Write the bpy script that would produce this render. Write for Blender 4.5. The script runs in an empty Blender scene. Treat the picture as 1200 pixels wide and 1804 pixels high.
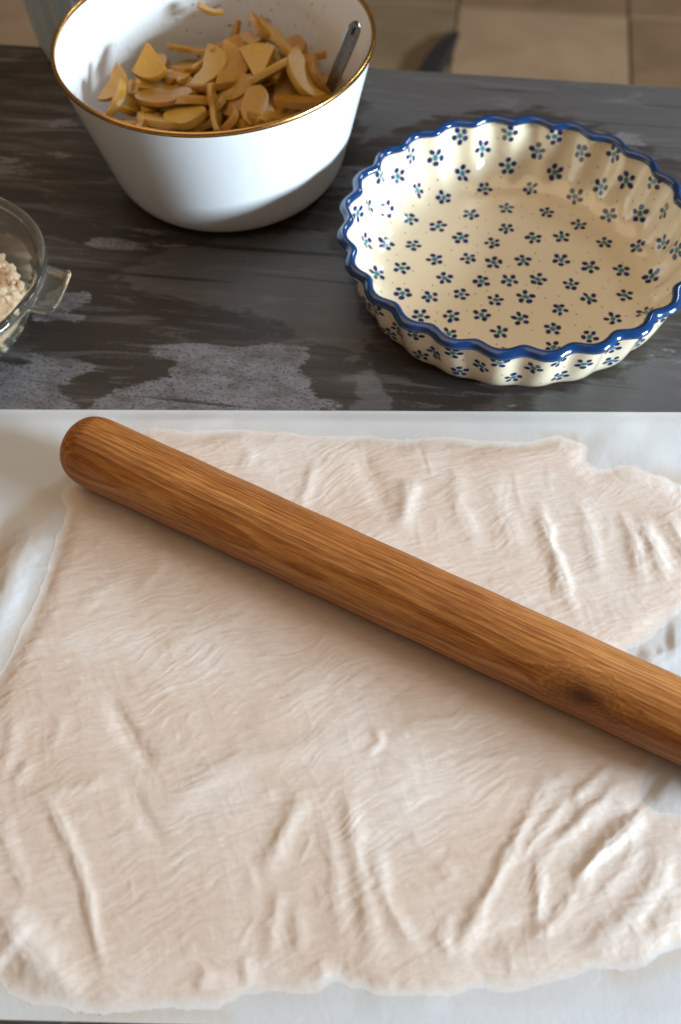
import bpy, bmesh, math, random
import numpy as np
from mathutils import Vector, Matrix
from mathutils.bvhtree import BVHTree
from mathutils.geometry import interpolate_bezier

SC = bpy.context.scene
COL = SC.collection
rnd = random.Random(11)

# ------------------------------------------------------------------ camera
F, PITCH, ROLL, CH = 1676.79, 0.986, 0.0411, 0.512      # focal (px of 1804), tilt, roll, height above counter
CAM = Vector((0, 0, CH))
_fw = Vector((0, math.cos(PITCH), -math.sin(PITCH)))
_dn = Vector((0, -math.sin(PITCH), -math.cos(PITCH)))
_rt = Vector((1, 0, 0))
_c, _s = math.cos(ROLL), math.sin(ROLL)
C_RIGHT = _rt * _c + _dn * _s
C_DOWN = _dn * _c - _rt * _s
def ray(x, y):
    return _fw + C_RIGHT * ((x - 600) / F) + C_DOWN * ((y - 902) / F)
def px(x, y, z=0.0):
    d = ray(x, y)
    return CAM + d * ((CH - z) / -d.z)
cam = bpy.data.objects.new('camera', bpy.data.cameras.new('camera'))
COL.objects.link(cam); SC.camera = cam
cd = cam.data
cd.sensor_fit = 'VERTICAL'; cd.sensor_height = 36.0; cd.sensor_width = 24.0
cd.lens = F / 1804 * 36.0
cd.clip_start = 0.02; cd.clip_end = 50
m = Matrix((C_RIGHT, -C_DOWN, -_fw)).transposed().to_4x4()
m.translation = CAM
cam.matrix_world = m
cd.dof.use_dof = True; cd.dof.focus_distance = 0.575; cd.dof.aperture_fstop = 5.6

# ------------------------------------------------------------------ light
w = bpy.data.worlds.new('World'); SC.world = w; w.use_nodes = True
bg = w.node_tree.nodes['Background']
bg.inputs[0].default_value = (1.0, 0.78, 0.56, 1); bg.inputs[1].default_value = 0.125
def area(name, loc, target, sx, sy, power, color):
    l = bpy.data.lights.new(name, 'AREA'); l.shape = 'RECTANGLE'; l.size = sx; l.size_y = sy
    l.energy = power; l.color = color
    o = bpy.data.objects.new(name, l); COL.objects.link(o); o.location = loc
    o.rotation_euler = (Vector(target) - Vector(loc)).to_track_quat('-Z', 'Y').to_euler()
    return o
def polar(az, el, d, c=(0, .55, 0)):
    a, e = math.radians(az), math.radians(el)
    return (c[0] + d * math.cos(e) * math.cos(a), c[1] + d * math.cos(e) * math.sin(a), c[2] + d * math.sin(e))
area('window_light', polar(-24, 13, 2.6), (0, .5, .03), 0.80, 0.42, 180, (0.68, 0.85, 1.0))
area('far_window_light', polar(44, 36, 3.2), (0, .6, 0), 0.46, 0.60, 17, (0.72, 0.86, 1.0))
area('ceiling_bounce_fill', (-0.5, 0.75, 1.9), (0, .5, 0), 2.0, 2.0, 15.5, (1.0, 0.75, 0.50))  # added lamp, stands in for warm light bounced off the ceiling
SC.view_settings.view_transform = 'Standard'; SC.view_settings.look = 'None'
SC.view_settings.exposure = 0.10; SC.view_settings.gamma = 1.0
SC.render.engine = 'CYCLES'
SC.cycles.use_denoising = True
SC.cycles.max_bounces = 10; SC.cycles.transmission_bounces = 10

# ------------------------------------------------------------------ helpers
def new_mesh(name, verts, faces, mat=None, parent=None, smooth=True, loc=None):
    me = bpy.data.meshes.new(name)
    if isinstance(verts, np.ndarray):
        nv, nf = len(verts), len(faces); k = faces.shape[1]
        me.vertices.add(nv); me.vertices.foreach_set('co', verts.astype(np.float32).ravel())
        me.loops.add(nf * k); me.loops.foreach_set('vertex_index', faces.astype(np.int32).ravel())
        me.polygons.add(nf)
        me.polygons.foreach_set('loop_start', np.arange(0, nf * k, k, dtype=np.int32))
        me.polygons.foreach_set('loop_total', np.full(nf, k, np.int32))
        me.update(calc_edges=True)
    else:
        me.from_pydata([tuple(v) for v in verts], [], faces)
    me.validate()
    if smooth: me.polygons.foreach_set('use_smooth', [True] * len(me.polygons))
    me.update()
    o = bpy.data.objects.new(name, me); COL.objects.link(o)
    if mat: me.materials.append(mat)
    if parent: o.parent = parent
    if loc is not None: o.location = loc
    return o
def empty(name, loc, rz=0.0):
    o = bpy.data.objects.new(name, None); COL.objects.link(o)
    o.location = loc; o.rotation_euler = (0, 0, rz); o.empty_display_size = .02
    return o
def tag(o, label=None, cat=None, group=None, kind=None):
    for k, v in (('label', label), ('category', cat), ('group', group), ('kind', kind)):
        if v: o[k] = v
    return o
def attr(o, name, vals):
    a = o.data.attributes.new(name, 'FLOAT', 'POINT'); a.data.foreach_set('value', np.asarray(vals, np.float32))
def lathe(profile, n=96, rfun=None):
    """profile: list of (r, z); closed at r = 0 ends"""
    V, Fc = [], []
    rings = []
    for (r, z) in profile:
        if r < 1e-6:
            rings.append([len(V)]); V.append((0, 0, z))
        else:
            ids = []
            for i in range(n):
                a = 2 * math.pi * i / n
                rr = rfun(r, z, a) if rfun else r
                ids.append(len(V)); V.append((rr * math.cos(a), rr * math.sin(a), z))
            rings.append(ids)
    for A, B in zip(rings[:-1], rings[1:]):
        for i in range(n):
            j = (i + 1) % n
            if len(A) == 1 and len(B) == 1: continue
            if len(A) == 1: Fc.append((A[0], B[i], B[j]))
            elif len(B) == 1: Fc.append((A[i], B[0], A[j]))
            else: Fc.append((A[i], B[i], B[j], A[j]))
    return V, Fc
def fix_normals(o):
    bm = bmesh.new(); bm.from_mesh(o.data); bmesh.ops.recalc_face_normals(bm, faces=bm.faces)
    bm.to_mesh(o.data); bm.free()
def smooth_profile(pts, n=6):
    """Catmull-Rom through (r, z) points"""
    out = []
    P = [pts[0]] + list(pts) + [pts[-1]]
    for i in range(1, len(P) - 2):
        p0, p1, p2, p3 = (np.array(P[i + k - 1], float) for k in range(4))
        for k in range(n):
            t = k / n
            out.append(tuple(.5 * (2 * p1 + (p2 - p0) * t + (2 * p0 - 5 * p1 + 4 * p2 - p3) * t * t + (3 * p1 - p0 - 3 * p2 + p3) * t ** 3)))
    out.append(tuple(pts[-1]))
    return [(max(r, 0), z) for r, z in out]
# --- numpy noise
_rs = np.random.RandomState(5)
_LAT = _rs.rand(256, 256)
def vnoise(x, y, ox=0):
    x = x + ox * 17.3; y = y + ox * 9.7
    xi = np.floor(x).astype(int); yi = np.floor(y).astype(int); fx = x - xi; fy = y - yi
    fx = fx * fx * fx * (fx * (fx * 6 - 15) + 10); fy = fy * fy * fy * (fy * (fy * 6 - 15) + 10)
    a = _LAT[xi % 256, yi % 256]; b = _LAT[(xi + 1) % 256, yi % 256]
    c = _LAT[xi % 256, (yi + 1) % 256]; d = _LAT[(xi + 1) % 256, (yi + 1) % 256]
    return (a * (1 - fx) + b * fx) * (1 - fy) + (c * (1 - fx) + d * fx) * fy
def fbm(x, y, o=4, ox=0):
    s = 0; a = .5
    for k in range(o):
        s = s + a * vnoise(x * 2 ** k, y * 2 ** k, ox + k * 3); a *= .5
    return s
def poly_sdf(X, Y, poly):
    """signed distance, positive inside"""
    P = np.array(poly); D = np.full(X.shape, 1e9); ins = np.zeros(X.shape, bool)
    for i in range(len(P)):
        a, b = P[i], P[(i + 1) % len(P)]
        e = b - a; L = e @ e + 1e-12
        t = np.clip(((X - a[0]) * e[0] + (Y - a[1]) * e[1]) / L, 0, 1)
        D = np.minimum(D, np.hypot(X - a[0] - t * e[0], Y - a[1] - t * e[1]))
        if abs(b[1] - a[1]) > 1e-9:
            c = ((a[1] > Y) != (b[1] > Y)) & (X < (b[0] - a[0]) * (Y - a[1]) / (b[1] - a[1]) + a[0])
            ins ^= c
    return np.where(ins, D, -D)
def grid_mesh(xs, ys):
    nx, ny = len(xs), len(ys)
    X, Y = np.meshgrid(xs, ys)
    I = np.arange(nx * ny).reshape(ny, nx)
    Fq = np.stack([I[:-1, :-1], I[:-1, 1:], I[1:, 1:], I[1:, :-1]], -1).reshape(-1, 4)
    return X, Y, Fq
def sstep(a, b, x):
    t = np.clip((x - a) / (b - a), 0, 1); return t * t * (3 - 2 * t)

# --- node DSL
class NT:
    def __init__(s, name):
        s.m = bpy.data.materials.new(name); s.m.use_nodes = True
        s.t = s.m.node_tree; s.p = s.t.nodes['Principled BSDF']
    def n(s, typ, **kw):
        nd = s.t.nodes.new(typ)
        for k, v in kw.items():
            if k == 'inp':
                for a, b in v.items():
                    if hasattr(b, 'is_output'): s.t.links.new(b, nd.inputs[a])
                    else: nd.inputs[a].default_value = b
            else: setattr(nd, k, v)
        return nd
    def coord(s, out='Object'): return s.n('ShaderNodeTexCoord').outputs[out]
    def attr(s, name): return s.n('ShaderNodeAttribute', attribute_name=name).outputs['Fac']
    def mapping(s, vec, scale=(1, 1, 1), rot=(0, 0, 0), loc=(0, 0, 0)):
        return s.n('ShaderNodeMapping', inp={'Vector': vec, 'Scale': scale, 'Rotation': rot, 'Location': loc}).outputs[0]
    def noise(s, vec, scale, detail=4, rough=.5, dist=0, out='Fac'):
        return s.n('ShaderNodeTexNoise', inp={'Vector': vec, 'Scale': scale, 'Detail': detail, 'Roughness': rough, 'Distortion': dist}).outputs[out]
    def math(s, op, a, b=0.0, c=None, clamp=False):
        nd = s.n('ShaderNodeMath', operation=op, use_clamp=clamp)
        for i, v in enumerate((a, b) if c is None else (a, b, c)):
            if hasattr(v, 'is_output'): s.t.links.new(v, nd.inputs[i])
            else: nd.inputs[i].default_value = v
        return nd.outputs[0]
    def map(s, v, a, b, c=0.0, d=1.0):
        return s.n('ShaderNodeMapRange', inp={'Value': v, 'From Min': a, 'From Max': b, 'To Min': c, 'To Max': d}).outputs[0]
    def ramp(s, v, stops, interp='LINEAR'):
        nd = s.n('ShaderNodeValToRGB', inp={'Fac': v}); cr = nd.color_ramp; cr.interpolation = interp
        while len(cr.elements) < len(stops): cr.elements.new(.5)
        for e, (p, c) in zip(cr.elements, stops):
            e.position = p; e.color = (*c, 1) if len(c) == 3 else c
        return nd.outputs[0]
    def mix(s, f, a, b, mode='MIX'):
        nd = s.n('ShaderNodeMix', data_type='RGBA', blend_type=mode)
        for i, v in ((0, f), (6, a), (7, b)):
            if hasattr(v, 'is_output'): s.t.links.new(v, nd.inputs[i])
            else: nd.inputs[i].default_value = v if i == 0 else (*v, 1)
        return nd.outputs[2]
    def bump(s, h, strength=.3, dist=.001, prev=None):
        inp = {'Height': h, 'Strength': strength, 'Distance': dist}
        if prev is not None: inp['Normal'] = prev
        o = s.n('ShaderNodeBump', inp=inp).outputs[0]
        return o
    def set(s, **kw):
        names = {'color': 'Base Color', 'rough': 'Roughness', 'metal': 'Metallic', 'normal': 'Normal', 'spec': 'Specular IOR Level',
                 'trans': 'Transmission Weight', 'ior': 'IOR', 'coat': 'Coat Weight', 'coatr': 'Coat Roughness', 'sss': 'Subsurface Weight',
                 'sssr': 'Subsurface Radius', 'ssss': 'Subsurface Scale', 'sheen': 'Sheen Weight', 'sheenr': 'Sheen Roughness'}
        for k, v in kw.items():
            i = s.p.inputs[names[k]]
            if hasattr(v, 'is_output'): s.t.links.new(v, i)
            elif k == 'color': i.default_value = (*v, 1)
            else: i.default_value = v
        return s.m

# ------------------------------------------------------------------ floor far below the counter
AZ = math.radians(-10.4)                       # the counter and the floor tiles share one direction
ca, sa = math.cos(AZ), math.sin(AZ)
def mat_tile(name, c1, c2):
    t = NT(name); co = t.coord()
    n = t.noise(co, 5, 5, .6, .6); n2 = t.noise(co, 60, 3)
    t.set(color=t.mix(t.map(n, .35, .65), c1, c2), rough=t.map(n2, .3, .7, .35, .5), normal=t.bump(n2, .1, .002))
    return t.m
TM = [mat_tile('beige_floor_tile', (.40, .265, .155), (.32, .205, .115)), mat_tile('brown_floor_tile', (.19, .125, .068), (.25, .17, .095)),
      mat_tile('dull_brown_floor_tile', (.27, .165, .09), (.20, .12, .06))]
tg = NT('floor_grout'); tg.set(color=tg.mix(tg.noise(tg.coord(), 30), (.10, .075, .05), (.16, .12, .08)), rough=.9)
FZ = -0.9
fl = new_mesh('floor', [(-4, -2, FZ - .004), (4, -2, FZ - .004), (4, 6, FZ - .004), (-4, 6, FZ - .004)], [(0, 1, 2, 3)], tg.m)
tag(fl, kind='structure')
TS = 0.455
corner = px(788, 140, FZ)                       # lower left joint of the pale tile, read off the photograph
far_edge = px(835, 17, FZ)
ex, ey = Vector((ca, sa, 0)), Vector((-sa, ca, 0))
o_x = corner.dot(ex); o_y = far_edge.dot(ey)
def bevel_tile(s, t=.008, b=.004):
    h = s / 2; k = h - b
    V = [(-h, -h, -t), (h, -h, -t), (h, h, -t), (-h, h, -t), (-h, -h, -b / 2), (h, -h, -b / 2), (h, h, -b / 2), (-h, h, -b / 2), (-k, -k, 0), (k, -k, 0), (k, k, 0), (-k, k, 0)]
    Fc = [(8, 9, 10, 11)] + [(i, (i + 1) % 4, (i + 1) % 4 + 4, i + 4) for i in range(4)] + [(i + 4, (i + 1) % 4 + 4, (i + 1) % 4 + 8, i + 8) for i in range(4)]
    return V, Fc
tile_me = {}
for i in range(-4, 3):
    for j in range(-3, 3):
        k = 0 if (i, j) in ((0, -1),) else (2 if (i, j) in ((1, -1), (0, 0), (1, 0)) else 1)
        if (i, j) in ((-3, -1), (-2, -2), (-4, 0), (-3, 0)): k = 0
        if k not in tile_me:
            V, Fc = bevel_tile(TS - .006)
            tile_me[k] = new_mesh('tile', V, Fc, TM[k], smooth=False); o = tile_me[k]
        else:
            o = tile_me[k].copy(); COL.objects.link(o)
        p = ex * (o_x + (i + .5) * TS) + ey * (o_y + (j + .5) * TS)
        o.parent = fl; o.location = (p.x, p.y, FZ + .0045); o.rotation_euler = (0, 0, AZ)
# dark tapered shape on the floor beside the pale tile
tw = NT('near_black_matte'); tw.set(color=tw.mix(tw.noise(tw.coord(), 20), (.012, .011, .010), (.02, .018, .016)), rough=.6)
wp = px(778, 105, FZ)
V = []
for (x, hh, wd) in ((-.15, .03, .026), (-.05, .035, .026), (.05, .025, .018), (.12, .006, .008)):
    V += [(-wd, x, 0), (wd, x, 0), (wd * .85, x, hh), (-wd * .85, x, hh)]
Fc = [(0, 3, 2, 1), (12, 13, 14, 15)]
for s_ in range(3):
    b = s_ * 4
    Fc += [(b + i, b + (i + 1) % 4, b + 4 + (i + 1) % 4, b + 4 + i) for i in range(4)]
dw = new_mesh('dark_floor_shape', V, Fc, tw.m, smooth=False, loc=(wp.x, wp.y, FZ + .0045)); dw.rotation_euler = (0, 0, AZ - .25)
fix_normals(dw)
tag(dw, 'dark tapered shape on the brown floor tiles beyond the counter', 'wedge')

# ------------------------------------------------------------------ countertop
def blob(X, Y, poly, soft):
    P = [(px(*q).x, px(*q).y) for q in poly]
    return sstep(-soft, soft, poly_sdf(X, Y, P))
e0, e1 = px(0, 78), px(1200, 155)
# local frame of the slab: u along the back edge, v towards it
def slab_uv(p): return (p.x * ca + p.y * sa, -p.x * sa + p.y * ca)
vb = (slab_uv(e0)[1] + slab_uv(e1)[1]) / 2
us = np.linspace(-.75, .75, 420); vs = np.linspace(-.12, vb, 300)
U, Vv, Fq = grid_mesh(us, vs)
WX, WY = U * ca - Vv * sa, U * sa + Vv * ca
light = np.zeros_like(WX); mid = np.zeros_like(WX); dark = np.zeros_like(WX)
for P in ([(275, 612), (330, 606), (440, 608), (545, 612), (525, 650), (560, 690), (560, 735), (130, 735), (200, 690), (250, 680), (300, 662), (318, 640)],
          [(-80, 640), (0, 638), (90, 632), (160, 650), (105, 676), (122, 704), (60, 735), (-80, 735)],
          [(85, 515), (150, 512), (165, 530), (120, 545), (70, 540)], [(60, 552), (145, 556), (140, 566), (60, 566)],
          ):
    light = np.maximum(light, blob(WX, WY, P, .012))
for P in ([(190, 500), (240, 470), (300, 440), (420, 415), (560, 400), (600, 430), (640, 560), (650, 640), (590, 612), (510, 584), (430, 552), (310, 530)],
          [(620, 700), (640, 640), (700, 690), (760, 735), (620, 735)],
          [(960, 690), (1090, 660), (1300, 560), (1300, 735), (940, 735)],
          [(640, 120), (900, 120), (1300, 150), (1300, 330), (1100, 240), (940, 190), (780, 200), (640, 250)]):  # far right outline: window sheen on the counter, put into the colour as grey
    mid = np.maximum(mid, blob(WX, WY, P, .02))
for P in ([(120, 512), (180, 508), (300, 528), (430, 556), (520, 590), (440, 600), (290, 606), (312, 650), (240, 688), (90, 660), (40, 590), (60, 540)],
          [(-40, 330), (80, 340), (110, 380), (300, 420), (180, 440), (60, 410), (-60, 400)],
          [(640, 600), (720, 660), (900, 690), (800, 735), (700, 735)]):
    dark = np.maximum(dark, blob(WX, WY, P, .012))
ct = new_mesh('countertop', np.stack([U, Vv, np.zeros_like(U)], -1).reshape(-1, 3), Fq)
bm = bmesh.new(); bm.from_mesh(ct.data)
bnd = [e for e in bm.edges if e.is_boundary]
r = bmesh.ops.extrude_edge_only(bm, edges=bnd); vv = [g for g in r['geom'] if isinstance(g, bmesh.types.BMVert)]
bmesh.ops.translate(bm, verts=vv, vec=(0, 0, -.038)); bm.to_mesh(ct.data); bm.free()
ct.data.polygons.foreach_set('use_smooth', [False] * len(ct.data.polygons))
nx = len(ct.data.vertices) - U.size
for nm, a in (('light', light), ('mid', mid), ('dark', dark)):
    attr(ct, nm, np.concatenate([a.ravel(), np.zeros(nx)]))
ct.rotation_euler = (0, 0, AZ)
tag(ct, 'dark grey wood-look countertop with worn pale patches', kind='structure')
t = NT('worn_wood_laminate'); co = t.coord()
st = t.mapping(co, (4, 26, 1)); st2 = t.mapping(co, (1.6, 70, 1))
nL = t.noise(st, 3.0, 8, .62, .8); nF = t.noise(st2, 6, 6, .6); nG = t.noise(t.mapping(co, (.7, 1.2, 1)), 520, 4, .7); nM = t.noise(t.mapping(co, (5, 12, 1)), 4.5, 8, .65, .6)
base = t.ramp(t.math('ADD', t.math('MULTIPLY', nL, .6), t.math('MULTIPLY', nF, .4)), [(.30, (.014, .010, .008)), (.47, (.034, .026, .021)), (.60, (.060, .049, .043)), (.72, (.105, .092, .085))])
# mid grey worn areas, plus the reflected sheen painted in at the far right
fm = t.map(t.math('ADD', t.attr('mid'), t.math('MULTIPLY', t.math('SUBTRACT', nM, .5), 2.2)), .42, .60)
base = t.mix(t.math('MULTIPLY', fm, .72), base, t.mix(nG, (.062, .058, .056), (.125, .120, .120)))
fd = t.map(t.math('ADD', t.attr('dark'), t.math('MULTIPLY', t.math('SUBTRACT', nM, .5), 2.0)), .46, .56)
base = t.mix(t.math('MULTIPLY', fd, .9), base, t.mix(nF, (.014, .010, .008), (.034, .026, .021)))
nE = t.math('ADD', t.math('ADD', t.math('MULTIPLY', nM, 1.3), t.math('MULTIPLY', nL, 1.7)), t.math('MULTIPLY', nG, .6))
wide = t.map(t.noise(t.mapping(co, (1, 2.6, 1), loc=(3.1, 1.7, 0)), 7.5, 3, .5, .4), .55, .70, 0, .74)
fl_ = t.map(t.math('ADD', t.math('MAXIMUM', t.attr('light'), wide), t.math('SUBTRACT', nE, 1.78)), .44, .56)
spk = t.math('MULTIPLY', t.map(nG, .40, .47), t.map(t.noise(t.mapping(co, (1, 2, 1)), 45, 5, .65), .30, .58, .25, 1.0))
base = t.mix(t.math('MULTIPLY', t.math('MULTIPLY', fl_, spk), .9), base, t.mix(nF, (.135, .127, .132), (.23, .22, .23)))
# small scattered worn flecks everywhere, following the grain
fs = t.math('MULTIPLY', t.map(t.math('ADD', nL, t.math('MULTIPLY', nG, .25)), .68, .74), .30)
base = t.mix(fs, base, (.15, .14, .14))
# dark grain cracks
ck = t.map(t.noise(t.mapping(co, (1.2, 60, 1)), 2.2, 3, .5, .3), .645, .70)
base = t.mix(t.math('MULTIPLY', ck, .75), base, (.012, .009, .007))
hb = t.math('ADD', nF, t.math('MULTIPLY', nG, .6))
t.set(color=base, rough=t.map(nG, .3, .7, .42, .60), spec=.38, normal=t.bump(hb, .25, .0006))
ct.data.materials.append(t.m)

# ------------------------------------------------------------------ creases shared by the paper and the dough
PA = px(0, 722); PB = px(1200, 727)
PTH = math.atan2(PB.y - PA.y, PB.x - PA.x); pc, ps = math.cos(PTH), math.sin(PTH)
def loc2(p): return ((p.x - PA.x) * pc + (p.y - PA.y) * ps, -(p.x - PA.x) * ps + (p.y - PA.y) * pc)   # paper frame, origin at its far edge
def lp(x, y): return loc2(px(x, y))
# polyline in photo px, width (mm), height (mm)
RIDGES = [
 ([(182, 1215), (235, 1305), (278, 1362)], 4.2, -1.3), ([(225, 1380), (250, 1430), (300, 1510)], 4, -.8),
 ([(66, 1398), (105, 1445), (150, 1550), (172, 1660), (200, 1720)], 3.2, 1.25), ([(60, 1340), (20, 1390)], 4, .9),
 ([(-30, 1580), (40, 1655), (100, 1712), (160, 1760)], 8, 2.6),
 ([(545, 1385), (505, 1460), (458, 1555)], 5, 1.5), ([(492, 1560), (485, 1620), (470, 1700)], 4.5, .8), ([(520, 1590), (530, 1690)], 4, .7),
 ([(700, 1300), (600, 1312), (430, 1342), (330, 1402), (285, 1445)], 7, 1.0), ([(230, 1370), (120, 1395), (40, 1400)], 4, .7),
 ([(610, 1355), (622, 1470), (648, 1610), (660, 1720)], 5, 1.3), ([(655, 1470), (682, 1590), (742, 1690)], 4.5, 1.3), ([(575, 1420), (590, 1560), (610, 1700)], 5, .8),
 ([(985, 1345), (922, 1455), (868, 1560), (825, 1640), (790, 1690)], 4, 1.7), ([(1012, 1392), (950, 1468), (905, 1535)], 3.2, 1.1), ([(1060, 1400), (985, 1480), (930, 1530)], 3.2, .8),
 ([(1085, 1340), (1035, 1385), (1000, 1420)], 3.2, 1.2), ([(1100, 1365), (1030, 1445), (975, 1490)], 3, 1.0),
 ([(1150, 1420), (1095, 1468), (1038, 1522), (1000, 1570)], 4, 3.0), ([(1030, 1545), (980, 1620), (930, 1660)], 4, 1.2),
 ([(945, 1500), (948, 1580), (942, 1640)], 3.6, 1.4), ([(1175, 1470), (1150, 1560), (1080, 1645), (1000, 1685)], 6, 1.9), ([(1130, 1480), (1090, 1540), (1030, 1600)], 3.5, .8),
 ([(965, 1612), (880, 1652), (810, 1692)], 5, -1.3), ([(1200, 1560), (1160, 1640), (1080, 1680)], 6, 1.5),
 ([(655, 1285), (668, 1312), (632, 1342)], 2.6, .9), ([(760, 1640), (800, 1690)], 3, .8), ([(770, 1510), (800, 1560)], 3.5, .5),
 ([(945, 870), (965, 950), (985, 1005), (1017, 1115)], 4.6, 1.9), ([(722, 845), (718, 880), (706, 950)], 6, 1.8), ([(628, 790), (655, 850), (690, 930)], 7, -1.2),
 ([(1122, 905), (1150, 975), (1180, 1040)], 5, 2.0), ([(1085, 900), (1115, 960), (1135, 1060)], 4.5, 1.3), ([(1165, 900), (1200, 960), (1225, 1020)], 5, 1.4),
 ([(1010, 860), (1040, 950), (1060, 1050)], 5, .8), ([(800, 800), (810, 900), (850, 990)], 6, .9), ([(870, 830), (880, 900), (930, 1000)], 6, .7),
 ([(560, 800), (540, 870), (530, 905)], 4, .9), ([(450, 790), (425, 840)], 4, .6), ([(1120, 1150), (1160, 1165), (1180, 1140)], 5, 2.0),
 ([(300, 950), (280, 1010), (230, 1050)], 4, .6), ([(250, 1000), (120, 1085)], 5, .5), ([(600, 1150), (500, 1250), (420, 1290)], 9, .6),
 ([(880, 1260), (760, 1275), (690, 1290)], 3.5, .6), ([(960, 1330), (860, 1340), (800, 1350)], 3, .6), ([(1010, 1365), (930, 1390)], 3, .6),
 ([(30, 1240), (20, 1330), (0, 1390)], 5, .8), ([(120, 1250), (90, 1330)], 4, .5), ([(0, 1440), (30, 1520), (60, 1600)], 4, .8),
 ([(370, 1700), (350, 1750)], 4, .8), ([(430, 1680), (440, 1745)], 4, .9), ([(560, 1690), (575, 1730)], 4, .7),
]
PAPER_FOLDS = [
 ([(80, 905), (38, 985), (0, 1075), (-60, 1190)], 11, 3.6), ([(30, 870), (-20, 960), (-80, 1060)], 10, -1.5), ([(-60, 840), (60, 845), (120, 830)], 14, -1.6),
 ([(-60, 760), (80, 775)], 12, 1.2), ([(200, 735), (330, 745), (420, 740)], 8, .8), ([(1150, 1375), (1190, 1400), (1260, 1400)], 12, 2.4),
 ([(1030, 770), (1100, 800), (1200, 830)], 16, 1.6), ([(1100, 745), (1250, 790)], 14, -.9), ([(1170, 1130), (1230, 1140)], 12, 2.0), ([(620, 1770), (800, 1760)], 10, .7),
 ([(20, 1700), (-30, 1650)], 12, 1.5), ([(150, 735), (190, 760)], 8, 1.1),
]
_r2 = random.Random(3)
# many short secondary creases: fanned like the ones in the photograph
for k in range(230):
    x = _r2.uniform(-40, 1240); y = _r2.uniform(780, 1740)
    if y < 1050: a = _r2.gauss(72 if x > 620 else 150, 22)
    elif x < 420: a = _r2.gauss(160, 16) if _r2.random() < .7 else _r2.gauss(62, 14)
    elif x > 800: a = _r2.gauss(132, 16) if y > 1380 else _r2.gauss(166, 10)
    else: a = _r2.gauss(88, 24) if y > 1450 else _r2.gauss(165, 18)
    a = math.radians(a); L = _r2.uniform(12, 48)
    dx, dy = math.cos(a) * L, math.sin(a) * L
    RIDGES.append(([(x - dx, y - dy), (x + _r2.uniform(-6, 6), y + _r2.uniform(-6, 6)), (x + dx, y + dy)], _r2.uniform(1.3, 2.6), _r2.uniform(.06, .26) * (1 if _r2.random() < .75 else -1)))
def ridge_field(X, Y, ridges):
    Z = np.zeros_like(X); K = np.zeros_like(X)
    for pts, wd, h in ridges:
        P = [np.array(lp(*q)) for q in pts]; wd = wd * .001; h = h * .00066
        # smooth the polyline
        Q = []
        PP = [2 * P[0] - P[1]] + P + [2 * P[-1] - P[-2]]
        for i in range(1, len(PP) - 2):
            for t_ in np.linspace(0, 1, 6, endpoint=False):
                p0, p1, p2, p3 = PP[i - 1:i + 3]
                Q.append(.5 * (2 * p1 + (p2 - p0) * t_ + (2 * p0 - 5 * p1 + 4 * p2 - p3) * t_ ** 2 + (3 * p1 - p0 - 3 * p2 + p3) * t_ ** 3))
        Q.append(P[-1]); Q = np.array(Q)
        mrg = wd * 3.2
        x0, y0 = Q.min(0) - mrg; x1, y1 = Q.max(0) + mrg
        j0, j1 = np.searchsorted(X[0], [x0, x1]); i0, i1 = np.searchsorted(Y[:, 0], [y0, y1])
        if j1 <= j0 or i1 <= i0: continue
        x = X[i0:i1, j0:j1]; y = Y[i0:i1, j0:j1]
        wob = (fbm(x * 90, y * 90, 3, 4) - .47) * min(wd, .0042) * 1.2
        best = np.full(x.shape, 1e9); par = np.zeros(x.shape); n = len(Q) - 1
        for i in range(n):
            a, e = Q[i], Q[i + 1] - Q[i]
            t_ = np.clip(((x - a[0]) * e[0] + (y - a[1]) * e[1]) / (e @ e + 1e-12), 0, 1)
            d = np.hypot(x - a[0] - t_ * e[0], y - a[1] - t_ * e[1])
            up = d < best; best = np.where(up, d, best); par = np.where(up, (i + t_) / n, par)
        d = np.abs(best + wob)
        tap = sstep(0, .32, par) * sstep(0, .32, 1 - par)
        g = np.exp(-(d / wd) ** 2) * tap
        Z[i0:i1, j0:j1] += h * g
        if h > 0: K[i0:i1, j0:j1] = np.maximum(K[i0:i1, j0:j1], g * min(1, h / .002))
    return Z, K
def wave_field(X, Y):
    return (fbm(X * 9, Y * 9, 3, 2) - .44) * .0022 + .0016
def wrinkles(X, Y):
    wx = (fbm(X * 22, Y * 22, 3, 7) - .47) * .030; wy = (fbm(X * 22, Y * 22, 3, 8) - .47) * .030
    out = 0
    for ang, fu, fv, amp, o in ((14, 30, 200, .00013, 1), (24, 55, 380, .00012, 2), (-62, 40, 190, .00006, 3), (8, 120, 650, .00004, 5)):
        a = math.radians(ang); x, y = X + wx, Y + wy
        u, v = x * math.cos(a) + y * math.sin(a), -x * math.sin(a) + y * math.cos(a)
        n = vnoise(u * fu, v * fv, o * 11)
        out = out + amp * (1 - np.abs(2 * n - 1)) ** 1.7 * (.35 + 1.0 * fbm(X * 26, Y * 26, 2, o + 20))
    return out
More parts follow.
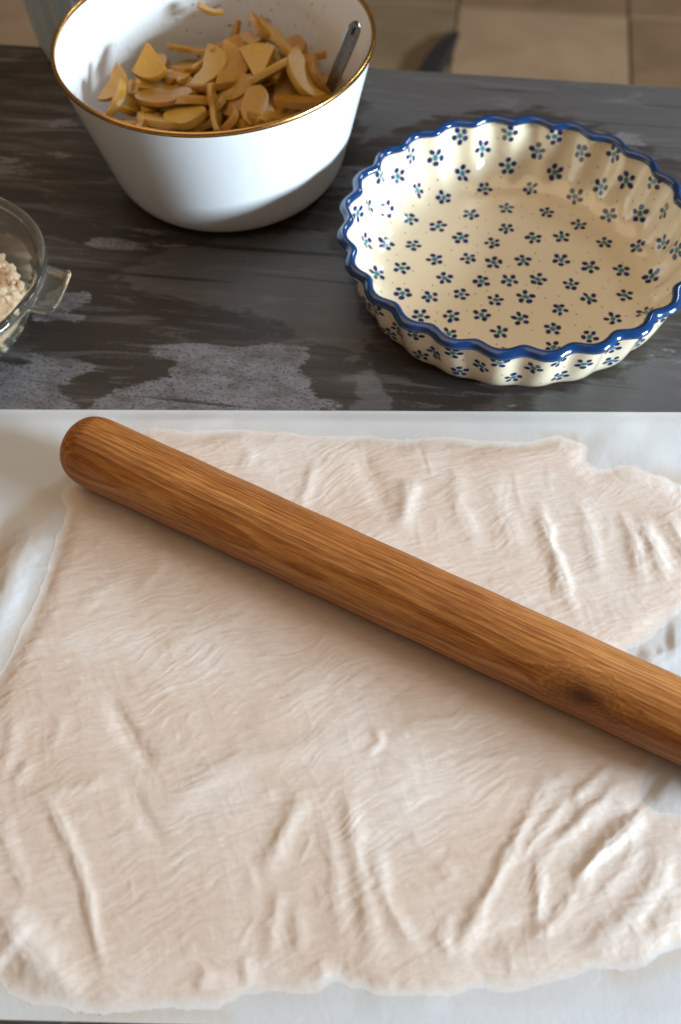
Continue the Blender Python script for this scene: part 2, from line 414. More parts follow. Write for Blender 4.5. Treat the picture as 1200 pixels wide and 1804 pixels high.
DOUGH = [(120, 872), (132, 900), (106, 960), (92, 1010), (62, 1090), (24, 1165), (-20, 1240), (-60, 1330), (-80, 1450), (-60, 1590), (-20, 1690), (20, 1742), (62, 1764), (130, 1777), (205, 1772),
         (350, 1767), (385, 1764), (425, 1744), (470, 1739), (555, 1734), (585, 1716), (602, 1712), (622, 1728), (660, 1742), (720, 1750), (780, 1742), (850, 1728), (900, 1738), (960, 1728), (1040, 1706), (1130, 1694), (1200, 1660),
         (1262, 1620), (1262, 1500), (1200, 1446), (1150, 1436), (1128, 1418), (1120, 1400), (1130, 1366), (1162, 1320), (1130, 1200), (1092, 1142), (1122, 1134), (1168, 1098), (1205, 1070), (1240, 1000), (1235, 910),
         (1200, 868), (1165, 850), (1110, 832), (1050, 832), (1022, 818), (1024, 792), (985, 776), (900, 784), (800, 778), (700, 784), (655, 776), (560, 775), (430, 766), (330, 772), (265, 764), (200, 800), (150, 840)]
DP = [lp(*q) for q in DOUGH]
SMEARS_AND_TAN = [[(-60, 960), (0, 925), (68, 868), (112, 880), (92, 935), (45, 985), (0, 1075), (-60, 1140)],  # first outline: tan patch left of the dough; the others are dough smears
          [(1130, 838), (1168, 846), (1225, 885), (1225, 850), (1165, 826)], [(120, 1779), (360, 1770), (400, 1790), (250, 1796), (110, 1792)],
          [(1060, 1690), (1200, 1650), (1230, 1700), (1080, 1730)], [(960, 772), (1015, 770), (1035, 800), (1018, 826)], [(70, 1040), (100, 1010), (60, 1110), (20, 1180), (10, 1150)]]
def dough_sdf(X, Y):
    return poly_sdf(X, Y, DP) + (fbm(X * 48, Y * 48, 4, 31) - .47) * .007 + .002

# ------------------------------------------------------------------ parchment paper
pl = lp(-110, 1000)[0] - .10; pr = -pl * 0 + lp(1310, 800)[0] + .10
bot = lp(0, 1796.5)[1]
xs = np.linspace(pl, pr, 820); ys = np.linspace(bot, 0, 520)
X, Y, Fq = grid_mesh(xs, ys)
Zr, Kr = ridge_field(X, Y, RIDGES); Zp, Kp = ridge_field(X, Y, PAPER_FOLDS)
ds = dough_sdf(X, Y)
flat = sstep(0, .012, -Y) * sstep(0, .012, Y - bot) * .9 + .1
near = sstep(-.030, .0, ds)
Z = wave_field(X, Y) * flat + Zp * flat + Zr * near * flat + .0003 - .0010 * sstep(.008, .014, ds)
Z = np.maximum(Z, .0003)
crk = (fbm(X * 30, Y * 30, 2, 41) - .47) * .0003
PZ = Z + crk * sstep(0, .012, -ds)
pp = new_mesh('parchment_paper', np.stack([X, Y, PZ], -1).reshape(-1, 3), Fq, loc=(PA.x, PA.y, 0)); pp.rotation_euler = (0, 0, PTH)
sm = np.zeros_like(X)
for P in SMEARS_AND_TAN: sm = np.maximum(sm, sstep(-.010, .008, poly_sdf(X, Y, [lp(*q) for q in P]) + (fbm(X * 50, Y * 50, 3, 51) - .47) * .012))
sm = np.maximum(sm, .22 * sstep(-.014, -.002, ds))
attr(pp, 'tan_tint', sm.ravel())
tag(pp, 'white parchment paper sheet spread on the counter under the dough', 'parchment paper')
t = NT('white_parchment'); co = t.coord()
n1 = t.noise(co, 260, 4, .6); n2 = t.noise(co, 18, 4, .5)
PAPER_A, PAPER_B, TAN_C = (.70, .705, .715), (.76, .765, .77), (.66, .52, .38)
c0 = t.mix(n2, PAPER_A, PAPER_B)
sf = t.math('MULTIPLY', t.attr('tan_tint'), t.map(n2, .25, .7, .55, 1.0))
t.set(color=t.mix(t.math('MULTIPLY', sf, .85), c0, TAN_C), rough=.48, spec=.35, normal=t.bump(n1, .22, .0005))
# thin paper lets some light through
tr = t.n('ShaderNodeBsdfTranslucent', inp={'Color': (.7, .68, .64, 1)}); mx = t.n('ShaderNodeMixShader', inp={0: .18})
out = t.t.nodes['Material Output']
t.t.links.new(t.p.outputs[0], mx.inputs[1]); t.t.links.new(tr.outputs[0], mx.inputs[2]); t.t.links.new(mx.outputs[0], out.inputs[0])
pp.data.materials.append(t.m)

# ------------------------------------------------------------------ rolled-out dough
D = np.array(DP)
xs = np.arange(D[:, 0].min() - .004, D[:, 0].max() + .004, .0007); ys = np.arange(max(D[:, 1].min() - .004, bot + .002), D[:, 1].max() + .004, .0007)
X, Y, Fq = grid_mesh(xs, ys)
ds = dough_sdf(X, Y)
Zr, Kr = ridge_field(X, Y, RIDGES); Zp, Kp = ridge_field(X, Y, PAPER_FOLDS)
flat = sstep(0, .012, -Y) * sstep(0, .012, Y - bot) * .9 + .1
th = .00006 + .0010 * sstep(0, .014, ds)
Z = wave_field(X, Y) * flat + Zp * flat + Zr * flat + .0003 + th + wrinkles(X, Y) * sstep(.0, .010, ds) * 1.35
Z = np.maximum(Z, .0009)
keep = (ds.ravel() > -.0010)
fm_ = keep[Fq].all(1); Fq = Fq[fm_]
used = np.unique(Fq); remap = -np.ones(X.size, int); remap[used] = np.arange(len(used))
vv = np.stack([X, Y, Z], -1).reshape(-1, 3)[used]
do = new_mesh('rolled_dough', vv, remap[Fq], loc=(PA.x, PA.y, 0)); do.rotation_euler = (0, 0, PTH)
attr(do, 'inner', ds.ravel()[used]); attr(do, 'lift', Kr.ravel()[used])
tag(do, 'thin rolled-out sheet of pale dough with creased surface on white parchment', 'dough')
t = NT('pale_dough'); co = t.coord()
n1 = t.noise(co, 420, 4, .6); n2 = t.noise(co, 14, 5, .55, .4); n3 = t.noise(t.mapping(co, (1, 3.2, 1), rot=(0, 0, -.22)), 150, 4, .6, .3)
c0 = t.ramp(t.math('ADD', t.math('MULTIPLY', n2, .7), t.math('MULTIPLY', n3, .3)), [(.34, (.62, .485, .39)), (.5, (.675, .56, .475)), (.66, (.74, .66, .60))])
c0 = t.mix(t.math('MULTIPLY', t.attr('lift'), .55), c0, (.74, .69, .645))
edge = t.math('ADD', t.attr('inner'), t.math('MULTIPLY', t.math('SUBTRACT', n2, .5), .012))
pcol = t.mix(.16, t.mix(t.noise(co, 18, 4, .5), PAPER_A, PAPER_B), TAN_C)
c0 = t.mix(t.map(edge, .0000, .0050, .85, 0), c0, pcol)
t.set(color=c0, rough=.40, spec=.5, normal=t.bump(n3, .14, .0006, t.bump(n1, .2, .0004)), sss=.35, sssr=(1, .7, .5), ssss=.003)
do.data.materials.append(t.m)

# ------------------------------------------------------------------ rolling pin
PTHETA = -0.5307; pin0 = Vector((-.1617, .3789, 0)); RL, RR, PL = .0231, .0215, .40
pa = Vector((math.cos(PTHETA), math.sin(PTHETA), 0))
def pr_(s): return RL + (RR - RL) * s / PL
s0 = (px(115, 800, .022) - pin0).dot(pa); s1 = s0 + .475
prof = []
ER = .0195
for k in range(11):
    a = math.pi / 2 * k / 10
    prof.append((s0 + ER * (1 - math.sin(a)) if False else s0 + ER * (1 - math.cos(a)) , pr_(s0 + ER) * (math.sin(a) ** .72)))
for k in range(1, 60): 
    s = s0 + ER + (s1 - s0 - 2 * ER) * k / 60; prof.append((s, pr_(s) + .00012 * math.sin(k * .9)))
for k in range(10, -1, -1):
    a = math.pi / 2 * k / 10; prof.append((s1 - ER * (1 - math.cos(a)), pr_(s1 - ER) * (math.sin(a) ** .72)))
V, Fc = lathe([(max(r, 0), s) for s, r in prof], 96)
# lathe axis z -> local x ; rests on the dough
V = [(z, x, y) for x, y, z in V]
slope = math.atan2(RL - RR, PL)
pin = new_mesh('rolling_pin', V, Fc); fix_normals(pin)
LIFT = .0030
pin.location = (pin0.x, pin0.y, RL + LIFT); pin.rotation_euler = (0, slope, PTHETA)
tag(pin, 'plain wooden rolling pin with a dark knot lying across the dough', 'rolling pin')
kp = px(1030, 1222, .03) - Vector((pin0.x, pin0.y, RL)); kx = kp.dot(pa)
t = NT('oiled_beech'); co = t.coord()
sep = t.n('ShaderNodeSeparateXYZ', inp={0: co}); x_, y_, z_ = sep.outputs
wob = t.noise(t.mapping(co, (3.5, 9, 9)), 1.0, 2, .4); wob2 = t.noise(t.mapping(co, (16, 60, 60)), 1.0, 3, .5)
kn = (kx, -.0165, .0125)                     # the knot, on the side facing the camera
dx = t.math('SUBTRACT', x_, kn[0]); dy = t.math('SUBTRACT', y_, kn[1]); dz = t.math('SUBTRACT', z_, kn[2])
d2 = t.math('ADD', t.math('MULTIPLY', t.math('MULTIPLY', dx, dx), .32), t.math('ADD', t.math('MULTIPLY', dy, dy), t.math('MULTIPLY', dz, dz)))
d2 = t.math('MULTIPLY', d2, t.map(t.noise(co, 130, 3, .6), .3, .7, .55, 1.6))
kb = t.math('POWER', 2.718, t.math('MULTIPLY', d2, -1 / (.0090 ** 2)))
kb2 = t.math('POWER', 2.718, t.math('MULTIPLY', d2, -1 / (.0055 ** 2)))
yy = t.math('SUBTRACT', y_, .040); zz = t.math('ADD', z_, .030)
rad = t.math('SQRT', t.math('ADD', t.math('MULTIPLY', yy, yy), t.math('MULTIPLY', zz, zz)))
fld = t.math('ADD', rad, t.math('ADD', t.math('MULTIPLY', wob, .009), t.math('MULTIPLY', wob2, .0006)))
fld = t.math('ADD', fld, t.math('MULTIPLY', x_, -.010))
fld = t.math('ADD', fld, t.math('MULTIPLY', kb, .011))
ph = t.math('FRACT', t.math('MULTIPLY', fld, 540))
ring = t.ramp(ph, [(0, (.0, .0, .0)), (.55, (.55, .55, .55)), (.82, (1, 1, 1)), (.93, (.8, .8, .8)), (1, (0, 0, 0))])
fib = t.noise(t.mapping(co, (48, 1300, 1300)), 1.0, 5, .65); fib2 = t.noise(t.mapping(co, (9, 260, 260)), 1.0, 3, .6)
pore = t.map(t.noise(t.mapping(co, (40, 700, 700)), 1.0, 2, .5), .60, .70)
tone = t.noise(t.mapping(co, (5, 30, 30)), 1.0, 3, .5)
v = t.math('ADD', t.math('ADD', t.math('MULTIPLY', ring, .13), t.math('MULTIPLY', fib, .60)), t.math('ADD', t.math('MULTIPLY', fib2, .28), t.math('MULTIPLY', tone, .34)))
c0 = t.ramp(v, [(.43, (.105, .026, .004)), (.58, (.235, .070, .010)), (.69, (.36, .122, .022)), (.83, (.55, .245, .065))])
c0 = t.mix(t.math('MULTIPLY', pore, .55), c0, (.12, .04, .008))
c0 = t.mix(t.math('MULTIPLY', kb, .55), c0, (.11, .028, .006)); c0 = t.mix(t.math('MULTIPLY', kb2, .70), c0, (.030, .009, .004))
t.set(color=c0, rough=t.map(fib, .3, .7, .40, .55), spec=.35, normal=t.bump(t.math('SUBTRACT', fib, t.math('MULTIPLY', pore, .5)), .28, .0006))
pin.data.materials.append(t.m)

# ------------------------------------------------------------------ fluted pie dish
DH = .052
dc = Vector((.2975 * (CH - DH), 1.1924 * (CH - DH), 0)); DR = .1288; NFL = 24; PHI = math.radians(38.2)
dish = empty('pie_dish', dc)
tag(dish, 'cream fluted pie dish with blue flower print and wavy blue rim', 'pie dish')
def flute(r, z, a):
    amp = .0022 * min(1, max(0, (z - .001) / .042)) ** .7 + .0006
    if r < .075: amp = 0
    elif r < .112 and z < .016: amp *= (r - .075) / .037
    c = math.cos(NFL * a - PHI)
    return r + amp * (c - .08 * math.cos(2 * (NFL * a - PHI)))
outer = [(0, .0035), (.085, .0035), (.096, .0025), (.100, .0), (.107, .0003), (.1125, .0030), (.1160, .0085), (.1190, .018), (.1222, .032), (.1255, .0465), (.1266, .0500)]
inner = [(.1240, .0510), (.1222, .0465), (.1176, .034), (.1120, .0215), (.1055, .0130), (.0985, .0088), (.090, .0068), (.075, .0062), (.0, .0062)]
prof = smooth_profile(outer, 4)[0:] + smooth_profile(inner, 4)
V, Fc = lathe(prof, 480, flute)
t = NT('cream_glaze'); co = t.coord()
n1 = t.noise(co, 22, 4, .5); n2 = t.noise(co, 500, 3, .5)
spk = t.map(t.noise(co, 700, 2, .5), .70, .76)
c0 = t.mix(n1, (.75, .625, .435), (.80, .69, .50)); c0 = t.mix(t.math('MULTIPLY', spk, .35), c0, (.40, .27, .16))
M_GLAZE = t.set(color=c0, rough=.12, spec=.5, coat=.6, coatr=.05, normal=t.bump(n1, .06, .002))
body = new_mesh('body', V, Fc, M_GLAZE, dish); fix_normals(body)
t = NT('blue_glaze'); co = t.coord(); n1 = t.noise(co, 60, 4, .6)
M_BLUE = t.set(color=t.mix(n1, (.003, .020, .080), (.006, .048, .155)), rough=.14, spec=.5, coat=.5, coatr=.06, normal=t.bump(n1, .08, .001))
nA, nB = 480, 14
V = []; Fc = []
for i in range(nA):
    a = 2 * math.pi * i / nA
    c = math.cos(NFL * a - PHI); rc = .1254 + .0025 * (c - .08 * math.cos(2 * (NFL * a - PHI)))
    wv = 1 + .10 * math.sin(a * 7 + 1) * math.sin(a * 3)
    for j in range(nB):
        b = 2 * math.pi * j / nB
        rr = rc + .0041 * wv * math.cos(b); z = .0498 + .0030 * math.sin(b) + (-.0010 if math.cos(b) > .5 else 0)
        V.append((rr * math.cos(a), rr * math.sin(a), z))
for i in range(nA):
    for j in range(nB):
        Fc.append((i * nB + j, ((i + 1) % nA) * nB + j, ((i + 1) % nA) * nB + (j + 1) % nB, i * nB + (j + 1) % nB))
rim = new_mesh('rim', V, Fc, M_BLUE, dish); fix_normals(rim)
# --- flower print: thin enamel marks that follow the glaze
bvh = BVHTree.FromPolygons([v.co.copy() for v in body.data.vertices], [tuple(p.vertices) for p in body.data.polygons])
CR2 = [(483, 383), (604, 362), (741, 376), (851, 418), (371, 424), (604, 431), (450, 463), (557, 480), (697, 464), (793, 459), (938, 479), (1052, 492), (288, 488), (193, 482), (360, 536), (474, 533), (561, 547), (661, 540), (791, 538),
       (889, 562), (997, 574), (1101, 594), (248, 566), (163, 585), (394, 600), (520, 611), (614, 608), (712, 604), (824, 621), (886, 669), (1009, 659), (250, 652), (344, 664), (450, 655), (567, 674), (670, 664), (786, 707), (968, 739), (1076, 716),
       (312, 728), (417, 730), (520, 725), (652, 739), (762, 773), (581, 784), (888, 800), (408, 790), (765, 836),
       (446, 115), (523, 158), (615, 108), (769, 117), (711, 167), (861, 173), (972, 177), (1013, 266), (1106, 271), (927, 288), (838, 322), (770, 239), (610, 219), (687, 296), (531, 296), (455, 243), (391, 326), (363, 189), (278, 182), (234, 252),
       (178, 250), (301, 300), (198, 364), (276, 400), (126, 475), (97, 378), (136, 360), (953, 386), (1060, 380), (1143, 372), (1140, 480), (1185, 505),
       (160, 705), (205, 788), (235, 775), (292, 793), (312, 862), (362, 855), (422, 855), (446, 917), (518, 900), (581, 889), (627, 938), (697, 907), (787, 882), (787, 932), (870, 893), (962, 882), (966, 838), (1050, 822), (1135, 735)]
spots = []
for (cx, cy) in CR2:
    X_, Y_ = 580 + cx * 620 / 1200, 180 + cy * 540 / 1045
    h = bvh.ray_cast(CAM - dc, ray(X_, Y_).normalized())
    if h[0] is not None: spots.append((h[0], h[1] if h[1].dot(ray(X_, Y_)) < 0 else -h[1]))
def far(p, dmin): return all((p - q[0]).length > dmin for q in spots)
for zh in (.037, .019):                        # outside wall, all round
    for k in range(64):
        a = 2 * math.pi * (k + (.5 if zh < .02 else 0)) / 64 + rnd.uniform(-.02, .02)
        o = Vector((math.cos(a) * .3, math.sin(a) * .3, zh)); h = bvh.ray_cast(o, Vector((-math.cos(a), -math.sin(a), 0)))
        if h[0] and far(h[0], .0165): spots.append((h[0], h[1] if h[1].dot(o) > 0 else -h[1]))
for zh in (.038, .022):                        # inside wall
    for k in range(64):
        a = 2 * math.pi * (k + (.5 if zh < .02 else 0)) / 64 + rnd.uniform(-.02, .02)
        d = Vector((math.cos(a), math.sin(a), 0)); h = bvh.ray_cast(Vector((0, 0, zh)), d)
        if h[0] and far(h[0], .0175): spots.append((h[0], h[1] if h[1].dot(d) < 0 else -h[1]))
for k in range(900):                           # the rest of the floor
    a = rnd.uniform(0, 2 * math.pi); q = .096 * math.sqrt(rnd.random())
    h = bvh.ray_cast(Vector((q * math.cos(a), q * math.sin(a), .04)), Vector((0, 0, -1)))
    if h[0] and far(h[0], .0185): spots.append((h[0], Vector((0, 0, 1))))
FV, FF, FM = [], [], []
def disc(c, n, ax, ay, cx, cy, ra, rb, ang, mi, off=.00012):
    """ellipse on the surface: centre (cx, cy) in the tangent frame of the flower"""
    rings = [(0, 1), (.55, 8), (1.0, 12)]
    idx = []
    jit = rnd.uniform(0, 6)
    for fr, k in rings:
        ids = []
        for i in range(k):
            b = 2 * math.pi * i / k
            wv = 1 + .10 * math.sin(2 * b + jit)
            u, v_ = ra * fr * wv * math.cos(b), rb * fr * wv * math.sin(b)
            X_ = cx + u * math.cos(ang) - v_ * math.sin(ang); Y_ = cy + u * math.sin(ang) + v_ * math.cos(ang)
            p = c + ax * X_ + ay * Y_
            h = bvh.ray_cast(p + n * .006, -n, .016)
            if h[0] is None: q = p + n * off
            else:
                hn = h[1] if h[1].dot(n) > 0 else -h[1]; q = h[0] + hn * off
            ids.append(len(FV)); FV.append(q)
        idx.append(ids)
    A, B, C_ = idx
    for i in range(8): FF.append((A[0], B[i], B[(i + 1) % 8])); FM.append(mi)
    import itertools
    i = j = 0
    while i < 8 or j < 12:
        if j < 12 and (i >= 8 or (j + 1) / 12 <= (i + 1) / 8):
            FF.append((B[i % 8], C_[j % 12], C_[(j + 1) % 12])); j += 1
        else:
            FF.append((B[i % 8], C_[j % 12], B[(i + 1) % 8])); i += 1
        FM.append(mi)
for p, n in spots:
    n = n.normalized()
    ref = Vector((0, 0, 1)) if abs(n.z) < .8 else Vector((1, 0, 0))
    ax = ref.cross(n).normalized(); ay = n.cross(ax)
    a0 = rnd.uniform(0, 6.28); sc = rnd.uniform(.97, 1.13)
    disc(p, n, ax, ay, 0, 0, .0022 * sc, .0020 * sc, a0, 1, .00010)
    for k in range(5):
        a = a0 + 2 * math.pi * k / 5 + rnd.uniform(-.12, .12); q = .0045 * sc * rnd.uniform(.94, 1.06)
        disc(p, n, ax, ay, q * math.cos(a), q * math.sin(a), .0021 * sc * rnd.uniform(.9, 1.1), .00195 * sc * rnd.uniform(.85, 1.12), a, 0, .00016)
nd = 0
for k in range(3000):                          # little brown dots between the flowers
    m_ = rnd.random(); a = rnd.uniform(0, 2 * math.pi); d = Vector((math.cos(a), math.sin(a), 0))
    if m_ < .55:
        q = .108 * math.sqrt(rnd.random()); h = bvh.ray_cast(Vector((q * d.x, q * d.y, .04)), Vector((0, 0, -1))); n = Vector((0, 0, 1))
    elif m_ < .8:
        h = bvh.ray_cast(Vector((0, 0, rnd.uniform(.012, .037))), d); n = -d
    else:
        h = bvh.ray_cast(d * .3 + Vector((0, 0, rnd.uniform(.01, .036))), -d); n = d
    if h[0] and far(h[0], .0088):
        spots.append((h[0], n)); nd += 1
        disc(h[0], n, *( (Vector((1, 0, 0)), Vector((0, 1, 0))) if n.z > .5 else (Vector((0, 0, 1)).cross(n), Vector((0, 0, 1))) ), 0, 0, .00055, .00055, 0, 2, .00012)
    if nd > 200: break
def mat_print(name, c1, c2):
    t = NT(name); n1 = t.noise(t.coord(), 900, 3, .6)
    return t.set(color=t.mix(n1, c1, c2), rough=.14, coat=.5, coatr=.06)
fp = new_mesh('flower_print', FV, FF, None, dish)
for mm in (mat_print('navy_print', (.007, .016, .085), (.014, .034, .15)), mat_print('teal_print', (.02, .16, .19), (.04, .24, .25)), mat_print('brown_print', (.10, .06, .05), (.16, .10, .08))): fp.data.materials.append(mm)
fp.data.polygons.foreach_set('material_index', FM)
fp['label'] = 'navy five-petalled flowers with teal centres'

# ------------------------------------------------------------------ enamel mixing bowl
BH = .115
bc = Vector((-.2033 * (CH - BH), 1.7577 * (CH - BH), 0)); BR = .3081 * (CH - BH)
bowl = empty('mixing_bowl', bc)
tag(bowl, 'white enamel mixing bowl with gold rim holding sliced apples', 'mixing bowl')
outer = [(0, .003), (.066, .003), (.074, .0004), (.083, .0008), (.0905, .0050), (.0960, .0140), (.1005, .030), (.1070, .056), (.1140, .084), (BR - .0012, BH - .002)]
inner = [(BR - .0030, BH - .001), (.1120, .084), (.1050, .056), (.0985, .030), (.0938, .0150), (.0880, .0072), (.079, .0040), (.05, .0035), (0, .0035)]
po, pi_ = smooth_profile(outer, 6), smooth_profile(inner, 6)
V, Fc = lathe(po + pi_, 128)
t = NT('white_enamel'); co = t.coord()
n1 = t.noise(co, 25, 3, .5)
sepz = t.n('ShaderNodeSeparateXYZ', inp={0: co})
rr_ = t.math('SQRT', t.math('ADD', t.math('MULTIPLY', sepz.outputs[0], sepz.outputs[0]), t.math('MULTIPLY', sepz.outputs[1], sepz.outputs[1])))
isin = t.attr('inside')
sp = t.math('MULTIPLY', t.map(t.noise(co, 230, 2, .45), .655, .71), t.map(t.noise(co, 14, 2, .5), .42, .60))
sp = t.math('MULTIPLY', sp, isin)
c0 = t.mix(t.math('MULTIPLY', sp, .8), t.mix(n1, (.78, .785, .785), (.83, .83, .825)), (.30, .15, .06))
M = t.set(color=c0, rough=t.map(n1, .3, .7, .16, .26), spec=.5, normal=t.bump(n1, .05, .003))
bb = new_mesh('body', V, Fc, M, bowl); fix_normals(bb)
ins = np.zeros(len(V)); k = 1 + 128 * (len(po) - 1); ins[k:] = 1
attr(bb, 'inside', ins)
V, Fc = [], []
for i in range(160):
    a = 2 * math.pi * i / 160
    for j in range(12):
        b = 2 * math.pi * j / 12; r_ = BR - .0018 + .0019 * math.cos(b)
        V.append((r_ * math.cos(a), r_ * math.sin(a), BH - .0013 + .0021 * math.sin(b)))
for i in range(160):
    for j in range(12): Fc.append((i * 12 + j, ((i + 1) % 160) * 12 + j, ((i + 1) % 160) * 12 + (j + 1) % 12, i * 12 + (j + 1) % 12))
t = NT('worn_gold'); n1 = t.noise(t.coord(), 90, 4, .6)
gr = new_mesh('rim', V, Fc, t.set(color=t.mix(n1, (.70, .40, .12), (.45, .22, .06)), metal=1.0, rough=t.map(n1, .3, .7, .16, .32)), bowl); fix_normals(gr)
gr['label'] = 'thin worn gold rim'
_iz = np.array([z for r, z in pi_][::-1]); _ir = np.array([r for r, z in pi_][::-1])
def r_in(z): return float(np.interp(z, _iz, _ir))

# ------------------------------------------------------------------ apple slices
t = NT('cinnamon_apple'); co = t.coord()
oi = t.n('ShaderNodeObjectInfo'); rv = oi.outputs['Random']
va = t.n('ShaderNodeVectorMath', operation='ADD', inp={0: co, 1: oi.outputs['Location']}).outputs[0]
n1 = t.noise(va, 60, 4, .6, .5); n2 = t.noise(va, 500, 3, .6)
f_ = t.math('ADD', t.math('MULTIPLY', n1, .95), t.math('MULTIPLY', rv, .22))
c0 = t.ramp(f_, [(.34, (.16, .046, .003)), (.46, (.36, .150, .010)), (.58, (.56, .300, .032)), (.78, (.72, .49, .12))])
c0 = t.mix(t.math('MULTIPLY', t.map(n2, .50, .68), .65), c0, (.22, .075, .010))
M_APPLE = t.set(color=c0, rough=t.map(n1, .3, .7, .12, .30), spec=.6, sss=.35, sssr=(1, .45, .12), ssss=.006, normal=t.bump(n2, .2, .0008))
def slice_mesh(kind, seed):
    """one cut of apple: an arc segment, thick at the skin, thin at the core, slightly warped"""
    r = random.Random(seed)
    R1, arc, R0 = {'moon': (1.0, 72, .06), 'wedge': (1.0, 34, .04), 'oval': (1.0, 64, -.35), 'strip': (1.0, 70, .45)}[kind]
    na, nr = 16, 6
    top, botm = [], []
    ph = r.uniform(0, 6); bend = r.uniform(-.12, .12)
    V = []
    for sgn in (1, -1):
        for i in range(na + 1):
            a = math.radians(-arc + 2 * arc * i / na)
            for j in range(nr + 1):
                q = j / nr
                ed = math.cos(math.pi * (i / na - .5)) ** .25 if 0 < i < na else 0.0
                rad = R0 + (R1 - R0) * (.02 + .98 * q)
                rad *= 1 + .05 * math.sin(3 * a + ph)
                x = rad * math.cos(a); y = rad * math.sin(a)
                if kind == 'oval':
                    a_ = math.radians(-84 + 168 * i / na); x = (2 * q - 1) * .66 * math.cos(a_) ** .8 + .5; y = math.sin(a_) * (1 + .04 * math.sin(5 * q + ph))
                elif kind == 'moon':
                    a_ = math.radians(-80 + 160 * i / na); xi = .16 + .13 * math.exp(-(math.sin(a_) / .32) ** 2); xo = max(xi + .06, math.cos(a_) * (1 + .05 * math.sin(3 * a_ + ph)))
                    x = xi + (xo - xi) * q; y = math.sin(a_) * (1.02 + .03 * math.sin(2 * q + ph))
                thk = (.10 + .05 * q)
                z = sgn * thk + bend * y * y + .03 * math.sin(4 * x + ph) * math.cos(3 * y)
                V.append((x - (R1 + max(R0, 0)) * .5, y, z))
    n = (na + 1) * (nr + 1); Fc = []
    g = lambda s_, i, j: s_ * n + i * (nr + 1) + j
    for i in range(na):
        for j in range(nr):
            Fc.append((g(0, i, j), g(0, i, j + 1), g(0, i + 1, j + 1), g(0, i + 1, j))); Fc.append((g(1, i, j), g(1, i + 1, j), g(1, i + 1, j + 1), g(1, i, j + 1)))
        Fc.append((g(0, i, nr), g(1, i, nr), g(1, i + 1, nr), g(0, i + 1, nr))); Fc.append((g(0, i, 0), g(0, i + 1, 0), g(1, i + 1, 0), g(1, i, 0)))
    for j in range(nr):
        Fc.append((g(0, 0, j), g(1, 0, j), g(1, 0, j + 1), g(0, 0, j + 1))); Fc.append((g(0, na, j), g(0, na, j + 1), g(1, na, j + 1), g(1, na, j)))
    me = bpy.data.meshes.new('apple_slice'); me.from_pydata(V, [], Fc)
    bm = bmesh.new(); bm.from_mesh(me); bmesh.ops.recalc_face_normals(bm, faces=bm.faces)
    bmesh.ops.bevel(bm, geom=[e for e in bm.edges if len(e.link_faces) == 2 and e.calc_face_angle(0) > .7], offset=.035, segments=2, profile=.6, affect='EDGES', clamp_overlap=True)
    bm.to_mesh(me); bm.free()
    me.polygons.foreach_set('use_smooth', [True] * len(me.polygons)); me.materials.append(M_APPLE)
    return me
SM = {k: [slice_mesh(k, s) for s in range(3)] for k in ('moon', 'wedge', 'oval', 'strip')}
FAN = 'apple slice in the fanned row of parallel slices against the bowl wall'
GRP = 'apple slices heaped in the white bowl'
LAB = 'cinnamon-coated apple slice in the heap inside the white bowl'
def heap_point(x, y, zs, margin=.010):
    z = zs
    for _ in range(80):
        p = px(x, y, z); rr = math.hypot(p.x - bc.x, p.y - bc.y)
        if rr < r_in(z) - margin: return p
        z += .001
    return px(x, y, zs)
UPV = -C_DOWN; TOW = -_fw
def add_slice(kind, c, nrm, ang, size, wid=None, label=LAB, group=GRP, thick=1.0):
    """nrm: face normal in the camera frame (right, up, towards); ang: direction of the slice's chord in the picture, degrees; size: chord half length"""
    n = (C_RIGHT * nrm[0] + UPV * nrm[1] + TOW * nrm[2]).normalized()
    a = math.radians(ang); d = C_RIGHT * math.cos(a) + UPV * math.sin(a)
    y = (d - n * d.dot(n)).normalized(); x = y.cross(n)
    o = bpy.data.objects.new('apple_slice', rnd.choice(SM[kind])); COL.objects.link(o)
    sw = size if wid is None else wid
    if label is LAB: label = {'moon': 'curved half-moon', 'oval': 'rounded oval', 'strip': 'narrow curved', 'wedge': 'pointed wedge-shaped'}[kind] + (' apple slice on top of the cinnamon heap in the white bowl' if c.z > .055 else ' apple slice half buried low in the heap in the white bowl')
    mt = Matrix((x * sw, y * size, n * .0185 * thick)).transposed().to_4x4(); mt.translation = c
    o.matrix_world = mt
    tag(o, label, 'apple slice', group)
    return o
MMP = .00052                                    # metres per photo pixel at the heap
def S(kind, x, y, nrm, ang, L, W=None, z=.062, label=LAB, thick=1.0, margin=.010):
    add_slice(kind, heap_point(x, y, z, margin), nrm, ang, L * MMP * .53, None if W is None else W * MMP * .98, label, GRP if label is LAB else ('fanned apple slices' if label is FAN else None), thick)
S('wedge', 263, 108, (-.15, .25, 1), 5, 92, 66, .080, 'pointed apple wedge standing upright against the bowl wall', 1.1, .006)
S('moon', 203, 150, (-.25, .1, 1), 62, 58, 40, .074, 'upright half-moon apple slice tucked against the lit bowl wall', .8, .006)
S('oval', 204, 178, (-.85, .35, .55), 72, 60, 34, .072)
S('moon', 226, 186, (.6, .5, .5), 60, 55, 36, .066)
S('oval', 290, 172, (-.1, .75, .7), 170, 84, 40, .070, 'broad pale oval apple slice lying flat in front of the upright wedge')
S('moon', 304, 150, (.1, .5, .85), 178, 92, 56, .066)
S('moon', 372, 122, (-.35, .35, .9), 75, 76, 60, .074, LAB, 1, .006)
S('wedge', 402, 86, (.1, .3, 1), 100, 70, 60, .080, LAB, 1, .006)
S('moon', 408, 118, (.2, .3, .9), 80, 80, 50, .076, LAB, 1, .008)
S('strip', 382, 152, (-.1, .85, .55), 16, 90, 50, .072)
S('moon', 343, 181, (.05, .97, .22), -4, 76, 50, .070, LAB, 1.15)
